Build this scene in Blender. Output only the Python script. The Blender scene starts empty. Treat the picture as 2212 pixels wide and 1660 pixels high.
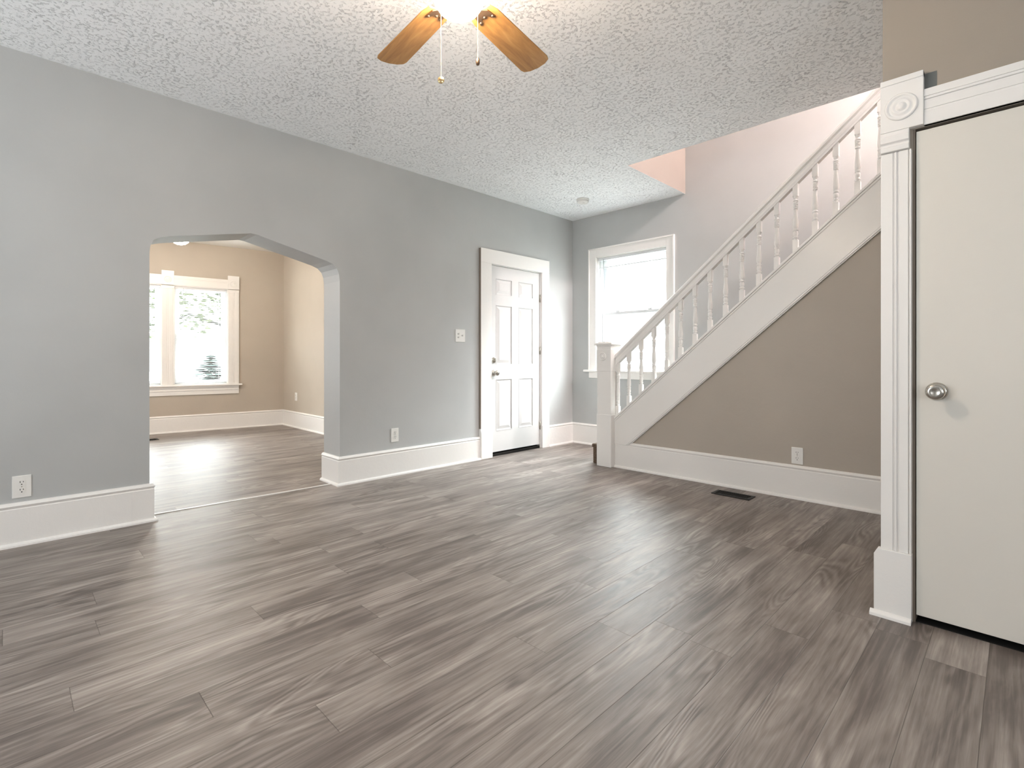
import bpy, bmesh, math, random
from mathutils import Vector, Matrix
R_ = math.radians
SC = bpy.context.scene
COL = SC.collection

# ------------------------------------------------------------------ camera
cam = bpy.data.cameras.new('camera'); cam_o = bpy.data.objects.new('camera', cam); COL.objects.link(cam_o)
cam.sensor_width = 36; cam.lens = 36 * 1096 / 2212; cam.shift_y = -0.0249
cam.clip_start = 0.02; cam.clip_end = 300
cam_o.location = (0, 0, 1.03); cam_o.rotation_euler = (R_(90), 0, R_(45))
SC.camera = cam_o

# ------------------------------------------------------------------ view, world and large lights
SC.view_settings.view_transform = 'Standard'; SC.view_settings.look = 'None'
SC.view_settings.exposure = 1.15; SC.view_settings.gamma = 1.0
SC.cycles.use_denoising = True
SC.cycles.max_bounces = 10; SC.cycles.diffuse_bounces = 6
SC.cycles.sample_clamp_indirect = 8
W = bpy.data.worlds.new('overcast_sky'); SC.world = W; W.use_nodes = True
wn = W.node_tree.nodes; wl = W.node_tree.links
wn['Background'].inputs[0].default_value = (0.93, 0.97, 1.0, 1)
# overcast sky: dim at the horizon, bright overhead
_tc = wn.new('ShaderNodeTexCoord'); _sx = wn.new('ShaderNodeSeparateXYZ'); _mr = wn.new('ShaderNodeMapRange'); _mr.interpolation_type = 'SMOOTHSTEP'
wl.new(_tc.outputs['Generated'], _sx.inputs[0]); wl.new(_sx.outputs[2], _mr.inputs[0])
for _i, _v in enumerate((0.12, 0.55, 1.3, 25.0)): _mr.inputs[_i + 1].default_value = _v
wl.new(_mr.outputs[0], wn['Background'].inputs[1])

def area(name, loc, rot, sx, sy, power, color=(1, 1, 1), portal=False):
    l = bpy.data.lights.new(name, 'AREA'); l.shape = 'RECTANGLE'; l.size = sx; l.size_y = sy
    l.energy = power; l.color = color
    if portal: l.cycles.is_portal = True
    o = bpy.data.objects.new(name, l); COL.objects.link(o); o.location = loc; o.rotation_euler = rot
    return o
def point(name, loc, power, color, r=0.06):
    l = bpy.data.lights.new(name, 'POINT'); l.energy = power; l.color = color; l.shadow_soft_size = r
    o = bpy.data.objects.new(name, l); COL.objects.link(o); o.location = loc
    return o
# daylight portals standing in the window openings
area('daylight_stair_window', (-3.09, 5.2, 1.56), (R_(-90), 0, 0), 0.95, 1.4, 1, portal=True)
area('daylight_side_room', (-8.62, 2.0, 1.36), (0, R_(-90), R_(-7.43)), 1.45, 1.75, 1, portal=True)
# added fill lamps in front of solid, unseen walls; no windows stand there
area('back_fill_light', (-2.3, -2.26, 1.5), (R_(112), 0, 0), 1.3, 1.4, 42, (0.93, 0.97, 1.0))
area('back_fill_light', (0.9, -2.26, 1.5), (R_(112), 0, 0), 1.3, 1.4, 8, (0.93, 0.97, 1.0))
area('right_fill_light', (2.26, 0.0, 1.5), (0, R_(112), R_(-32)), 1.4, 1.3, 21, (0.93, 0.97, 1.0))  # added fill lamp by the windowless right wall
area('side_room_fill_light', (-6.2, -0.48, 1.5), (R_(90), 0, 0), 1.3, 1.4, 20, (0.97, 0.98, 1.0))  # added fill lamp to brighten the side room, wall behind it is solid
# ceiling lamp of the upper hall
point('upper_hall_lamp', (0.6, 4.25, 4.3), 180, (1.0, 0.87, 0.85), 0.12)
# added fill lamp shining down the stairwell to brighten the far end; no window upstairs
area('stairwell_fill_light', (1.05, 4.42, 4.1), (0, R_(62), 0), 1.2, 0.9, 54, (1.0, 0.96, 0.97))

# ------------------------------------------------------------------ materials
def mat(name, base=(0.5, 0.5, 0.5), rough=0.5, metal=0.0, emit=None, estr=0.0, spec=0.5):
    m = bpy.data.materials.new(name); m.use_nodes = True
    b = m.node_tree.nodes['Principled BSDF']
    b.inputs['Base Color'].default_value = (*base, 1); b.inputs['Roughness'].default_value = rough
    b.inputs['Metallic'].default_value = metal; b.inputs['Specular IOR Level'].default_value = spec
    if emit: b.inputs['Emission Color'].default_value = (*emit, 1); b.inputs['Emission Strength'].default_value = estr
    return m
class NT:
    def __init__(s, m): s.t = m.node_tree; s.b = s.t.nodes['Principled BSDF']
    def n(s, typ, **k):
        nd = s.t.nodes.new(typ)
        for a, v in k.items(): setattr(nd, a, v)
        return nd
    def l(s, a, b): s.t.links.new(a, b)
    def math(s, op, a, b=None, c=None, clamp=False):
        nd = s.n('ShaderNodeMath', operation=op); nd.use_clamp = clamp
        for i, v in enumerate((a, b, c)):
            if v is None: continue
            if isinstance(v, (int, float)): nd.inputs[i].default_value = v
            else: s.l(v, nd.inputs[i])
        return nd.outputs[0]
    def comb(s, x, y, z=0.0):
        nd = s.n('ShaderNodeCombineXYZ')
        for i, v in enumerate((x, y, z)):
            if isinstance(v, (int, float)): nd.inputs[i].default_value = v
            else: s.l(v, nd.inputs[i])
        return nd.outputs[0]
    def noise(s, vec, scale=5, detail=3, rough=0.5, dist=0.0):
        nd = s.n('ShaderNodeTexNoise'); s.l(vec, nd.inputs['Vector'])
        nd.inputs['Scale'].default_value = scale; nd.inputs['Detail'].default_value = detail
        nd.inputs['Roughness'].default_value = rough; nd.inputs['Distortion'].default_value = dist
        return nd.outputs['Fac']
    def ramp(s, fac, stops):
        nd = s.n('ShaderNodeValToRGB'); s.l(fac, nd.inputs[0]); e = nd.color_ramp.elements
        while len(e) < len(stops): e.new(0.5)
        for el, (p, c) in zip(e, stops): el.position = p; el.color = (*c, 1) if len(c) == 3 else c
        return nd.outputs['Color']
    def sm(s, fac, a, b, lo=0.0, hi=1.0):
        nd = s.n('ShaderNodeMapRange', interpolation_type='SMOOTHSTEP'); s.l(fac, nd.inputs[0])
        for i, v in enumerate((a, b, lo, hi)): nd.inputs[i + 1].default_value = v
        return nd.outputs[0]
    def bump(s, h, strength=0.3, dist=0.01, prev=None):
        nd = s.n('ShaderNodeBump'); s.l(h, nd.inputs['Height'])
        nd.inputs['Strength'].default_value = strength; nd.inputs['Distance'].default_value = dist
        if prev is not None: s.l(prev, nd.inputs['Normal'])
        return nd.outputs[0]
    def pos(s): return s.n('ShaderNodeNewGeometry').outputs['Position']

def paint(name, col, rough=0.55, bump=0.25, var=0.05, scale=9):
    m = mat(name, col, rough); t = NT(m); p = t.pos()
    big = t.noise(p, 1.3, 3, 0.55)
    c = t.ramp(big, [(0.3, tuple(v * (1 - var) for v in col)), (0.7, tuple(min(1, v * (1 + var)) for v in col))])
    t.l(c, t.b.inputs['Base Color'])
    h = t.math('ADD', t.noise(p, scale, 5, 0.6), t.math('MULTIPLY', t.noise(p, 160, 2, 0.5), 0.12))
    t.l(t.bump(h, bump, 0.006), t.b.inputs['Normal'])
    return m
M_grey = paint('grey_wall_paint', (0.455, 0.466, 0.462), 0.5)
M_stairhall = paint('pale_hall_wall_paint', (0.30, 0.255, 0.225), 0.55)
M_taupe = paint('taupe_wall_paint', (0.345, 0.30, 0.25), 0.55)
M_under = paint('grey_brown_wall_paint', (0.43, 0.385, 0.33), 0.55, 0.35)
M_beige = paint('beige_wall_paint', (0.49, 0.435, 0.365), 0.55)
M_trim = paint('white_trim_paint', (0.83, 0.815, 0.79), 0.32, 0.18, 0.02, 25)
M_door = paint('white_door_paint', (0.62, 0.62, 0.615), 0.42, 0.10, 0.01, 18)
M_slab = paint('off_white_door_paint', (0.72, 0.69, 0.63), 0.36, 0.12, 0.02, 10)
M_oldpaint = paint('old_dark_grey_paint', (0.15, 0.155, 0.145), 0.6)
M_edge = paint('brown_edge_paint', (0.22, 0.18, 0.145), 0.6)
M_vinyl = mat('white_vinyl', (0.70, 0.72, 0.735), 0.3)
M_plate = mat('white_plastic', (0.80, 0.79, 0.76), 0.3)
M_slot = mat('dark_slot', (0.02, 0.02, 0.02), 0.6)
M_black = mat('black_metal', (0.008, 0.007, 0.006), 0.5, 0.0, spec=0.25)
M_void = mat('dark_gap', (0.006, 0.005, 0.004), 0.9)
M_chrome = mat('satin_nickel', (0.55, 0.52, 0.47), 0.22, 1.0)
M_brass = mat('brass_chain', (0.85, 0.66, 0.35), 0.25, 1.0)
M_bronze = mat('dark_bronze', (0.16, 0.10, 0.06), 0.35, 0.8)
M_slat = mat('white_blind_slat', (0.76, 0.76, 0.75), 0.45)
M_globe = mat('lit_frosted_globe', (0.9, 0.9, 0.9), 0.3, 0, (1.0, 0.84, 0.69), 74)

def glass_mat():
    m = bpy.data.materials.new('window_glass'); m.use_nodes = True; t = m.node_tree; t.nodes.clear()
    o = t.nodes.new('ShaderNodeOutputMaterial'); mx = t.nodes.new('ShaderNodeMixShader')
    a = t.nodes.new('ShaderNodeBsdfTransparent'); g = t.nodes.new('ShaderNodeBsdfGlossy'); g.inputs['Roughness'].default_value = 0.02
    a.inputs[0].default_value = (0.96, 0.985, 0.975, 1); mx.inputs[0].default_value = 0.05
    t.links.new(a.outputs[0], mx.inputs[1]); t.links.new(g.outputs[0], mx.inputs[2]); t.links.new(mx.outputs[0], o.inputs[0])
    return m
M_glass = glass_mat()

def floor_mat():
    m = mat('grey_brown_vinyl_planks', (0.2, 0.17, 0.14), 0.35); t = NT(m); P = t.pos()
    sp = t.n('ShaderNodeSeparateXYZ'); t.l(P, sp.inputs[0]); X, Y = sp.outputs[0], sp.outputs[1]
    pw, pl = 0.156, 1.22
    rx = t.math('DIVIDE', t.math('ADD', X, 0.075), pw); row = t.math('FLOOR', rx); fx = t.math('FRACT', rx)
    wn1 = t.n('ShaderNodeTexWhiteNoise', noise_dimensions='1D'); t.l(row, wn1.inputs['W'])
    ry = t.math('ADD', t.math('DIVIDE', Y, pl), wn1.outputs['Value']); idx = t.math('FLOOR', ry); fy = t.math('FRACT', ry)
    wn2 = t.n('ShaderNodeTexWhiteNoise', noise_dimensions='2D'); t.l(t.comb(row, idx), wn2.inputs['Vector'])
    rnd = wn2.outputs['Value']
    off = t.math('MULTIPLY', rnd, 37.0)
    # cathedral grain: contour lines of a stretched noise
    base = t.noise(t.comb(t.math('MULTIPLY', X, 5.5), t.math('MULTIPLY', Y, 0.75), off), 1.0, 2, 0.45, 0.3)
    rings = t.math('SINE', t.math('MULTIPLY', base, 150))
    ringm = t.sm(t.noise(t.comb(t.math('MULTIPLY', X, 3.0), t.math('MULTIPLY', Y, 0.9), off), 1.5, 1, 0.5), 0.45, 0.62)
    streak = t.noise(t.comb(t.math('MULTIPLY', X, 75), t.math('MULTIPLY', Y, 2.2), off), 1.0, 4, 0.65, 0.4)
    mid = t.noise(t.comb(t.math('MULTIPLY', X, 11), t.math('MULTIPLY', Y, 1.5), off), 1.0, 4, 0.6, 0.6)
    blot = t.noise(t.comb(t.math('MULTIPLY', X, 6), t.math('MULTIPLY', Y, 3.0), off), 1.0, 3, 0.55)
    v = t.math('ADD', t.math('MULTIPLY', mid, 0.44), t.math('MULTIPLY', streak, 0.36))
    v = t.math('ADD', v, t.math('MULTIPLY', blot, 0.20))
    v = t.math('ADD', v, t.math('MULTIPLY', t.math('SUBTRACT', rnd, 0.5), 0.055))
    v = t.math('ADD', v, t.math('MULTIPLY', t.math('MULTIPLY', rings, ringm), 0.045))
    col = t.ramp(v, [(0.30, (0.072, 0.058, 0.050)), (0.43, (0.150, 0.125, 0.111)), (0.54, (0.265, 0.229, 0.207)), (0.68, (0.44, 0.395, 0.36))])
    # seams
    ex = t.math('MINIMUM', fx, t.math('SUBTRACT', 1.0, fx)); ey = t.math('MINIMUM', fy, t.math('SUBTRACT', 1.0, fy))
    sx = t.sm(ex, 0.0, 0.011); sy = t.sm(ey, 0.0, 0.0014)
    seam = t.math('MINIMUM', sx, sy)
    mx = t.n('ShaderNodeMix', data_type='RGBA', blend_type='MULTIPLY'); mx.inputs[0].default_value = 1.0
    t.l(col, mx.inputs[6]); t.l(t.ramp(seam, [(0.0, (0.45, 0.42, 0.40)), (1.0, (1, 1, 1))]), mx.inputs[7])
    t.l(mx.outputs[2], t.b.inputs['Base Color'])
    rg = t.math('ADD', 0.31, t.math('MULTIPLY', streak, 0.16)); rg = t.math('ADD', rg, t.math('MULTIPLY', blot, 0.10))
    t.l(rg, t.b.inputs['Roughness']); t.b.inputs['Specular IOR Level'].default_value = 0.5
    tilt = t.math('MULTIPLY', t.math('MULTIPLY', t.math('SUBTRACT', wn2.outputs['Color'] if False else rnd, 0.5), fx), 0.10)
    h = t.math('ADD', t.math('MULTIPLY', seam, 0.25), t.math('MULTIPLY', streak, 0.45))
    h = t.math('ADD', h, t.math('MULTIPLY', t.math('MULTIPLY', rings, ringm), 0.05))
    h = t.math('ADD', h, tilt); h = t.math('ADD', h, t.math('MULTIPLY', mid, 0.5))
    t.l(t.bump(h, 0.55, 0.0035), t.b.inputs['Normal'])
    return m
M_floor = floor_mat()

def ceiling_mat():
    m = mat('stomped_texture_ceiling', (0.93, 0.945, 0.955), 0.75); t = NT(m); P = t.pos()
    vo = t.n('ShaderNodeTexVoronoi', feature='F1'); vo.inputs['Scale'].default_value = 3.6; t.l(P, vo.inputs['Vector'])
    vo.inputs['Randomness'].default_value = 0.9
    # fan-shaped brush strokes around each stomp centre
    sub = t.n('ShaderNodeVectorMath', operation='SUBTRACT'); t.l(P, sub.inputs[0]); t.l(vo.outputs['Position'], sub.inputs[1])
    s2 = t.n('ShaderNodeSeparateXYZ'); t.l(sub.outputs[0], s2.inputs[0])
    ang = t.math('ARCTAN2', s2.outputs[1], s2.outputs[0]); rad = t.n('ShaderNodeVectorMath', operation='LENGTH'); t.l(sub.outputs[0], rad.inputs[0])
    st = t.noise(t.comb(t.math('MULTIPLY', ang, 7.0), t.math('MULTIPLY', rad.outputs['Value'], 34), t.math('MULTIPLY', vo.outputs['Distance'], 0.0)), 1.6, 3, 0.6, 1.2)
    n1 = t.noise(P, 62, 3, 0.6, 1.0); n2 = t.noise(P, 95, 2, 0.5, 0.8)
    r1 = t.sm(t.math('ABSOLUTE', t.math('SUBTRACT', n1, 0.5)), 0.0, 0.055, 1.0, 0.0)
    r2 = t.sm(t.math('ABSOLUTE', t.math('SUBTRACT', st, 0.5)), 0.0, 0.05, 1.0, 0.0)
    msk = t.sm(t.noise(P, 7, 2, 0.5), 0.40, 0.62); msk2 = t.sm(t.noise(P, 52, 2, 0.5), 0.50, 0.60)
    h = t.math('ADD', t.math('MULTIPLY', t.math('MULTIPLY', r1, msk), msk2), t.math('MULTIPLY', t.math('MULTIPLY', r2, msk2), 0.8))
    h = t.math('ADD', h, t.math('MULTIPLY', n2, 0.2))
    t.l(t.bump(h, 0.8, 0.0042), t.b.inputs['Normal'])
    return m
M_ceil = ceiling_mat()
M_ceil2 = paint('flat_ceiling_paint', (0.78, 0.76, 0.72), 0.7)

def wood_blade():
    m = mat('golden_oak', (0.5, 0.28, 0.1), 0.3); t = NT(m)
    tc = t.n('ShaderNodeTexCoord').outputs['Object']; mp = t.n('ShaderNodeMapping'); t.l(tc, mp.inputs[0]); mp.inputs['Scale'].default_value = (3, 22, 22)
    n = t.noise(mp.outputs[0], 1.5, 4, 0.6, 0.8)
    t.l(t.ramp(n, [(0.3, (0.30, 0.135, 0.035)), (0.55, (0.46, 0.235, 0.070)), (0.75, (0.56, 0.31, 0.11))]), t.b.inputs['Base Color'])
    return m
M_oak = wood_blade()
def carpet():
    m = mat('brown_stair_carpet', (0.11, 0.075, 0.05), 0.95); t = NT(m); P = t.pos()
    n = t.noise(P, 90, 3, 0.6); t.l(t.ramp(n, [(0.3, (0.05, 0.033, 0.022)), (0.7, (0.17, 0.115, 0.078))]), t.b.inputs['Base Color'])
    t.l(t.bump(n, 0.8, 0.006), t.b.inputs['Normal']); return m
M_carpet = carpet()
def leafm(name, a, b):
    m = mat(name, a, 0.6); t = NT(m); n = t.noise(t.pos(), 3, 3, 0.6)
    t.l(t.ramp(n, [(0.3, a), (0.7, b)]), t.b.inputs['Base Color']); return m
M_leaf = leafm('bright_leaves', (0.014, 0.026, 0.004), (0.05, 0.07, 0.012))
M_fir = leafm('fir_needles', (0.002, 0.010, 0.007), (0.006, 0.025, 0.018))
M_bark = leafm('bark', (0.008, 0.006, 0.005), (0.02, 0.016, 0.013))
M_pave = leafm('pale_concrete', (0.10, 0.10, 0.095), (0.15, 0.15, 0.14))
M_siding = leafm('white_siding', (0.70, 0.70, 0.70), (0.78, 0.78, 0.78))
M_roof = leafm('grey_shingles', (0.10, 0.10, 0.11), (0.16, 0.16, 0.17))

# ------------------------------------------------------------------ mesh helpers
def B(): return bmesh.new()
def box(bm, x0, x1, y0, y1, z0, z1, mi=0):
    x0, x1 = min(x0, x1), max(x0, x1); y0, y1 = min(y0, y1), max(y0, y1); z0, z1 = min(z0, z1), max(z0, z1)
    v = [bm.verts.new(c) for c in ((x0, y0, z0), (x1, y0, z0), (x1, y1, z0), (x0, y1, z0), (x0, y0, z1), (x1, y0, z1), (x1, y1, z1), (x0, y1, z1))]
    for f in ((0, 3, 2, 1), (4, 5, 6, 7), (0, 1, 5, 4), (1, 2, 6, 5), (2, 3, 7, 6), (3, 0, 4, 7)):
        bm.faces.new([v[i] for i in f]).material_index = mi
    return v
def prism(bm, pts, fn, d0, d1, mi=0):
    """pts: 2D outline; fn(u, v, d) -> 3D point; extruded d0..d1"""
    a = [bm.verts.new(fn(u, v, d0)) for u, v in pts]; b = [bm.verts.new(fn(u, v, d1)) for u, v in pts]
    bm.faces.new(a).material_index = mi; bm.faces.new(b[::-1]).material_index = mi
    n = len(pts)
    for i in range(n):
        bm.faces.new([a[i], b[i], b[(i + 1) % n], a[(i + 1) % n]]).material_index = mi
def lathe(bm, prof, origin=(0, 0, 0), axis='Z', seg=28, mi=0, smooth=True):
    """prof: (radius, distance along axis)"""
    O = Vector(origin); rings = []
    def P(r, h, a):
        c, s = r * math.cos(a), r * math.sin(a)
        return O + (Vector((c, s, h)) if axis == 'Z' else Vector((h, c, s)) if axis == 'X' else Vector((s, h, c)))
    for r, h in prof:
        if r < 1e-6: rings.append([bm.verts.new(P(0, h, 0))])
        else: rings.append([bm.verts.new(P(r, h, 2 * math.pi * k / seg)) for k in range(seg)])
    for a, b in zip(rings, rings[1:]):
        for k in range(seg):
            k2 = (k + 1) % seg
            if len(a) == 1 and len(b) == 1: continue
            vs = [a[0], b[k], b[k2]] if len(a) == 1 else [a[k], b[0], a[k2]] if len(b) == 1 else [a[k], b[k], b[k2], a[k2]]
            f = bm.faces.new(vs); f.smooth = smooth; f.material_index = mi
def tube(bm, p, q, r, seg=10):
    p, q = Vector(p), Vector(q); d = (q - p); L = d.length; rot = d.to_track_quat('Z', 'Y').to_matrix().to_4x4()
    mt = Matrix.Translation(p) @ rot; ra = [bm.verts.new(mt @ Vector((r * math.cos(2 * math.pi * k / seg), r * math.sin(2 * math.pi * k / seg), 0))) for k in range(seg)]
    rb = [bm.verts.new(mt @ Vector((r * math.cos(2 * math.pi * k / seg), r * math.sin(2 * math.pi * k / seg), L))) for k in range(seg)]
    for k in range(seg):
        f = bm.faces.new([ra[k], ra[(k + 1) % seg], rb[(k + 1) % seg], rb[k]]); f.smooth = True
    bm.faces.new(ra[::-1]); bm.faces.new(rb)
def obj(name, bm, mats, parent=None, bevel=0.0, loc=None, bseg=2):
    bmesh.ops.recalc_face_normals(bm, faces=bm.faces)
    me = bpy.data.meshes.new(name); bm.to_mesh(me); bm.free()
    for m in (mats if isinstance(mats, (list, tuple)) else [mats]): me.materials.append(m)
    o = bpy.data.objects.new(name, me); COL.objects.link(o)
    if parent: o.parent = parent
    if loc: o.location = loc
    if bevel:
        md = o.modifiers.new('soft_edges', 'BEVEL'); md.width = bevel; md.segments = bseg; md.limit_method = 'ANGLE'; md.angle_limit = R_(35)
    return o
def struct(o): o['kind'] = 'structure'; return o
def tag(o, label, cat, group=None):
    o['label'] = label; o['category'] = cat
    if group: o['group'] = group
    return o
def empty(name, loc=(0, 0, 0), rz=0):
    o = bpy.data.objects.new(name, None); COL.objects.link(o); o.location = loc; o.rotation_euler = (0, 0, rz); o.empty_display_size = 0.1
    return o
def holes(bm, u0, u1, v0, v1, hs, fn, d0, d1):
    """rectangular slab with rectangular holes, made of cells"""
    us = sorted({u0, u1, *[h[0] for h in hs], *[h[1] for h in hs]}); vs = sorted({v0, v1, *[h[2] for h in hs], *[h[3] for h in hs]})
    for i in range(len(us) - 1):
        run = None
        for j in range(len(vs) - 1):
            cu, cv = (us[i] + us[i + 1]) / 2, (vs[j] + vs[j + 1]) / 2
            inside = any(h[0] < cu < h[1] and h[2] < cv < h[3] for h in hs)
            if not inside and run is None: run = vs[j]
            if (inside or j == len(vs) - 2) and run is not None:
                top = vs[j] if inside else vs[j + 1]
                prism(bm, [(us[i], run), (us[i + 1], run), (us[i + 1], top), (us[i], top)], fn, d0, d1); run = None
fYZ = lambda u, v, d: (d, u, v)      # wall across X
fXZ = lambda u, v, d: (u, d, v)      # wall across Y
fXY = lambda u, v, d: (u, v, d)

CE = 2.728; XL = -3.903; XL2 = -4.19; YF = 4.961; YS = 4.115; YD = 2.512; XD = -0.391
XR = 2.3; YB = -2.3; ZU = 5.15

# ------------------------------------------------------------------ floor and ceilings
bm = B(); box(bm, -8.9, XR + 0.15, YB - 0.15, YF + 0.0, -0.12, 0.0); struct(obj('floor', bm, M_floor))
bm = B(); holes(bm, XL - 0.02, XR + 0.1, YB - 0.1, YF + 0.02, [(-2.435, 1.1, 3.875, YF + 0.02)], fXY, CE, CE + 0.22)
struct(obj('ceiling', bm, M_ceil))
bm = B(); box(bm, -8.8, XL2 + 0.02, -0.6, 3.2, 2.672, 2.85); struct(obj('ceiling_side_room', bm, M_ceil2))
bm = B(); box(bm, -2.56, 1.3, 3.75, YF + 0.15, ZU, ZU + 0.1); struct(obj('ceiling_stairwell', bm, M_ceil2))

# ------------------------------------------------------------------ left wall with cased opening and door opening
AY0, AY1 = 0.650, 1.925
DY0, DY1, DZ1 = 3.572, 4.365, 2.02
bm = B()
holes(bm, YB, AY0, 0, CE, [], fYZ, XL2, XL)
def arc(cx, cy, r, a0, a1, n=6):
    return [(cx + r * math.cos(R_(a0 + (a1 - a0) * k / n)), cy + r * math.sin(R_(a0 + (a1 - a0) * k / n))) for k in range(n + 1)]
top = [(AY0, 1.700)] + [(0.655, 1.748), (0.672, 1.785), (0.705, 1.808), (0.76, 1.826)] + [(1.215, 1.922), (1.250, 1.930), (1.290, 1.928), (1.33, 1.919)] + [(1.815, 1.808), (1.865, 1.790), (1.900, 1.758), (1.918, 1.715), (AY1, 1.660)]
# strips above the opening keep every face convex
for (a, b) in zip(top, top[1:]):
    prism(bm, [a, b, (b[0], CE), (a[0], CE)], fYZ, XL2, XL)
holes(bm, AY1, YF + 0.15, 0, CE, [(DY0, DY1, 0, DZ1)], fYZ, XL2, XL)
bmesh.ops.remove_doubles(bm, verts=bm.verts, dist=0.0001)
wl_o = struct(obj('wall_left', bm, M_grey))

def run_profile(bm, path, h, t, shoe=True, cap=True, z0=0.0):
    """baseboard along path [(x,y)...]; room lies on the LEFT of travel"""
    prof = [(0, z0), (t, z0), (t, z0 + h - 0.035), (t - 0.003, z0 + h - 0.03), (t + 0.004, z0 + h - 0.016), (t * 0.6, z0 + h), (0, z0 + h)] if cap else [(0, z0), (t, z0), (t, z0 + h), (0, z0 + h)]
    sets = [prof]
    if shoe: sets.append([(0.001, z0), (t + 0.017, z0), (t + 0.016, z0 + 0.010), (t + 0.010, z0 + 0.018), (t, z0 + 0.021), (0.001, z0 + 0.021)])
    n = len(path); mit = []
    for i in range(n):
        p = Vector(path[i]); d1 = (p - Vector(path[i - 1])).normalized() if i > 0 else None
        d2 = (Vector(path[i + 1]) - p).normalized() if i < n - 1 else None
        if d1 is None: d1 = d2
        if d2 is None: d2 = d1
        n1 = Vector((-d1.y, d1.x)); n2 = Vector((-d2.y, d2.x)); m = (n1 + n2); m = m / m.dot(n1) if m.length > 1e-6 else n1
        mit.append((p, m))
    for pr in sets:
        rings = [[bm.verts.new((p.x + m.x * o, p.y + m.y * o, z)) for o, z in pr] for p, m in mit]
        k = len(pr)
        for a, b in zip(rings, rings[1:]):
            for j in range(k): bm.faces.new([a[j], a[(j + 1) % k], b[(j + 1) % k], b[j]])
        bm.faces.new(rings[0]); bm.faces.new(rings[-1][::-1])
def base(name, path, h=0.25, t=0.020, **k):
    bm = B(); run_profile(bm, path, h, t, **k); return struct(obj(name, bm, M_trim))
# travel so that the room is on the left: along the left wall one walks toward -Y
base('baseboard_left', [(XL2, AY0), (XL, AY0), (XL, YB)][0:3], 0.238, 0.022)
base('baseboard_left_middle', [(XL, 3.43), (XL, AY1), (XL2, AY1)], 0.232, 0.022)
base('baseboard_far', [(-2.95, YF), (XL, YF), (XL, 4.488)], 0.246, 0.02)
# butt joint and chipped strip near the end of the near baseboard
bm = B(); box(bm, XL + 0.0225, XL + 0.0235, 0.556, 0.560, 0.022, 0.205); struct(obj('trim_3', bm, M_trim))
# floor seam strip in the opening
bm = B(); prism(bm, [(-4.045, 0.6725), (-4.025, 0.6725), (-3.975, 1.9025), (-3.995, 1.9025)], fXY, 0.0, 0.005); struct(obj('trim_1', bm, M_trim))

# ------------------------------------------------------------------ far wall, stairwell walls
WX0, WX1, WZ0, WZ1 = -3.545, -2.637, 0.895, 2.228
bm = B(); holes(bm, XL2, 1.3, 0, ZU, [(WX0, WX1, WZ0, WZ1)], fXZ, YF, YF + 0.16); struct(obj('wall_far', bm, M_grey))
bm = B(); box(bm, -2.56, -2.437, 3.875, YF, CE + 0.221, ZU)
struct(obj('wall_stairwell_left', bm, M_stairhall))
bm = B(); box(bm, -2.4368, -2.4345, 3.875, YF, CE + 0.001, ZU); struct(obj('wall_stairwell_edge', bm, M_stairhall))
bm = B(); box(bm, -2.56, 1.1, 3.75, 3.874, CE + 0.221, ZU); struct(obj('wall_stairwell_near', bm, M_stairhall))
bm = B(); box(bm, 1.1, 1.22, 3.75, YF, 0, ZU); struct(obj('wall_stairwell_right', bm, M_stairhall))

# ------------------------------------------------------------------ door wall (right)
DX0, DX1, DZT = -0.288, 0.520, 1.925
bm = B(); holes(bm, XD, XR, 0, CE, [(DX0 - 0.006, DX1 + 0.006, 0, DZT)], fXZ, YD, YD + 0.12)
box(bm, XD, XD + 0.12, YD + 0.12, YS - 0.001, 0, CE)
wr = struct(obj('wall_right', bm, M_taupe))
bm = B(); box(bm, -0.262, -0.222, YD - 0.0012, YD, 2.06, 2.128); o = obj('unpainted_patch', bm, M_oldpaint, wr); o['label'] = 'dark grey unpainted patch beside the corner block'
bm = B(); box(bm, DX0 - 0.006, DX1 + 0.006, YD + 0.10, YD + 0.12, 0, DZT); box(bm, DX0 - 0.006, DX1 + 0.006, YD + 0.01, YD + 0.119, 0.0005, 0.003)
struct(obj('door_gap_shade', bm, M_void))  # near-black fill stands in for the shade behind and under the door
# walls behind the photographer
bm = B(); holes(bm, XL2, XR + 0.15, 0, CE, [], fXZ, YB - 0.15, YB); struct(obj('wall_back', bm, M_grey))
bm = B(); holes(bm, YB - 0.15, YD + 0.12, 0, CE, [], fYZ, XR, XR + 0.15); struct(obj('wall_near_right', bm, M_grey))

# ------------------------------------------------------------------ side room
PC = (-8.122, 3.080); RA = R_(82.57)
bm = B(); box(bm, -8.45, XL2, 3.080, 3.2, 0, 2.8); struct(obj('wall_side_room_right', bm, M_beige))
bm = B(); holes(bm, -8.9, XL2, 0, 2.8, [], fXZ, -0.62, -0.5); struct(obj('wall_side_room_left', bm, M_beige))
bm = B(); holes(bm, -3.75, 0.02, 0, 2.8, [(-1.432, -0.768, 0.66, 2.05), (-2.232, -1.568, 0.66, 2.05)], fXZ, 0, 0.14)
o = struct(obj('wall_side_room_far', bm, M_beige)); o.location = (*PC, 0); o.rotation_euler = (0, 0, RA)
def side_pt(x, y=0): return (PC[0] + x * math.cos(RA) - y * math.sin(RA), PC[1] + x * math.sin(RA) + y * math.cos(RA))
base('baseboard_side_room', [(XL2, 3.08), (PC[0], 3.08), side_pt(-3.5)], 0.236, 0.02)
# beige skin of the dividing wall toward the side room
bm = B(); holes(bm, -0.5, 3.08, 0, 2.672, [(AY0 - 0.0, AY1 + 0.0, 0, 2.0)], fYZ, XL2 - 0.004, XL2); struct(obj('wall_side_room_near', bm, M_beige))

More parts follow.
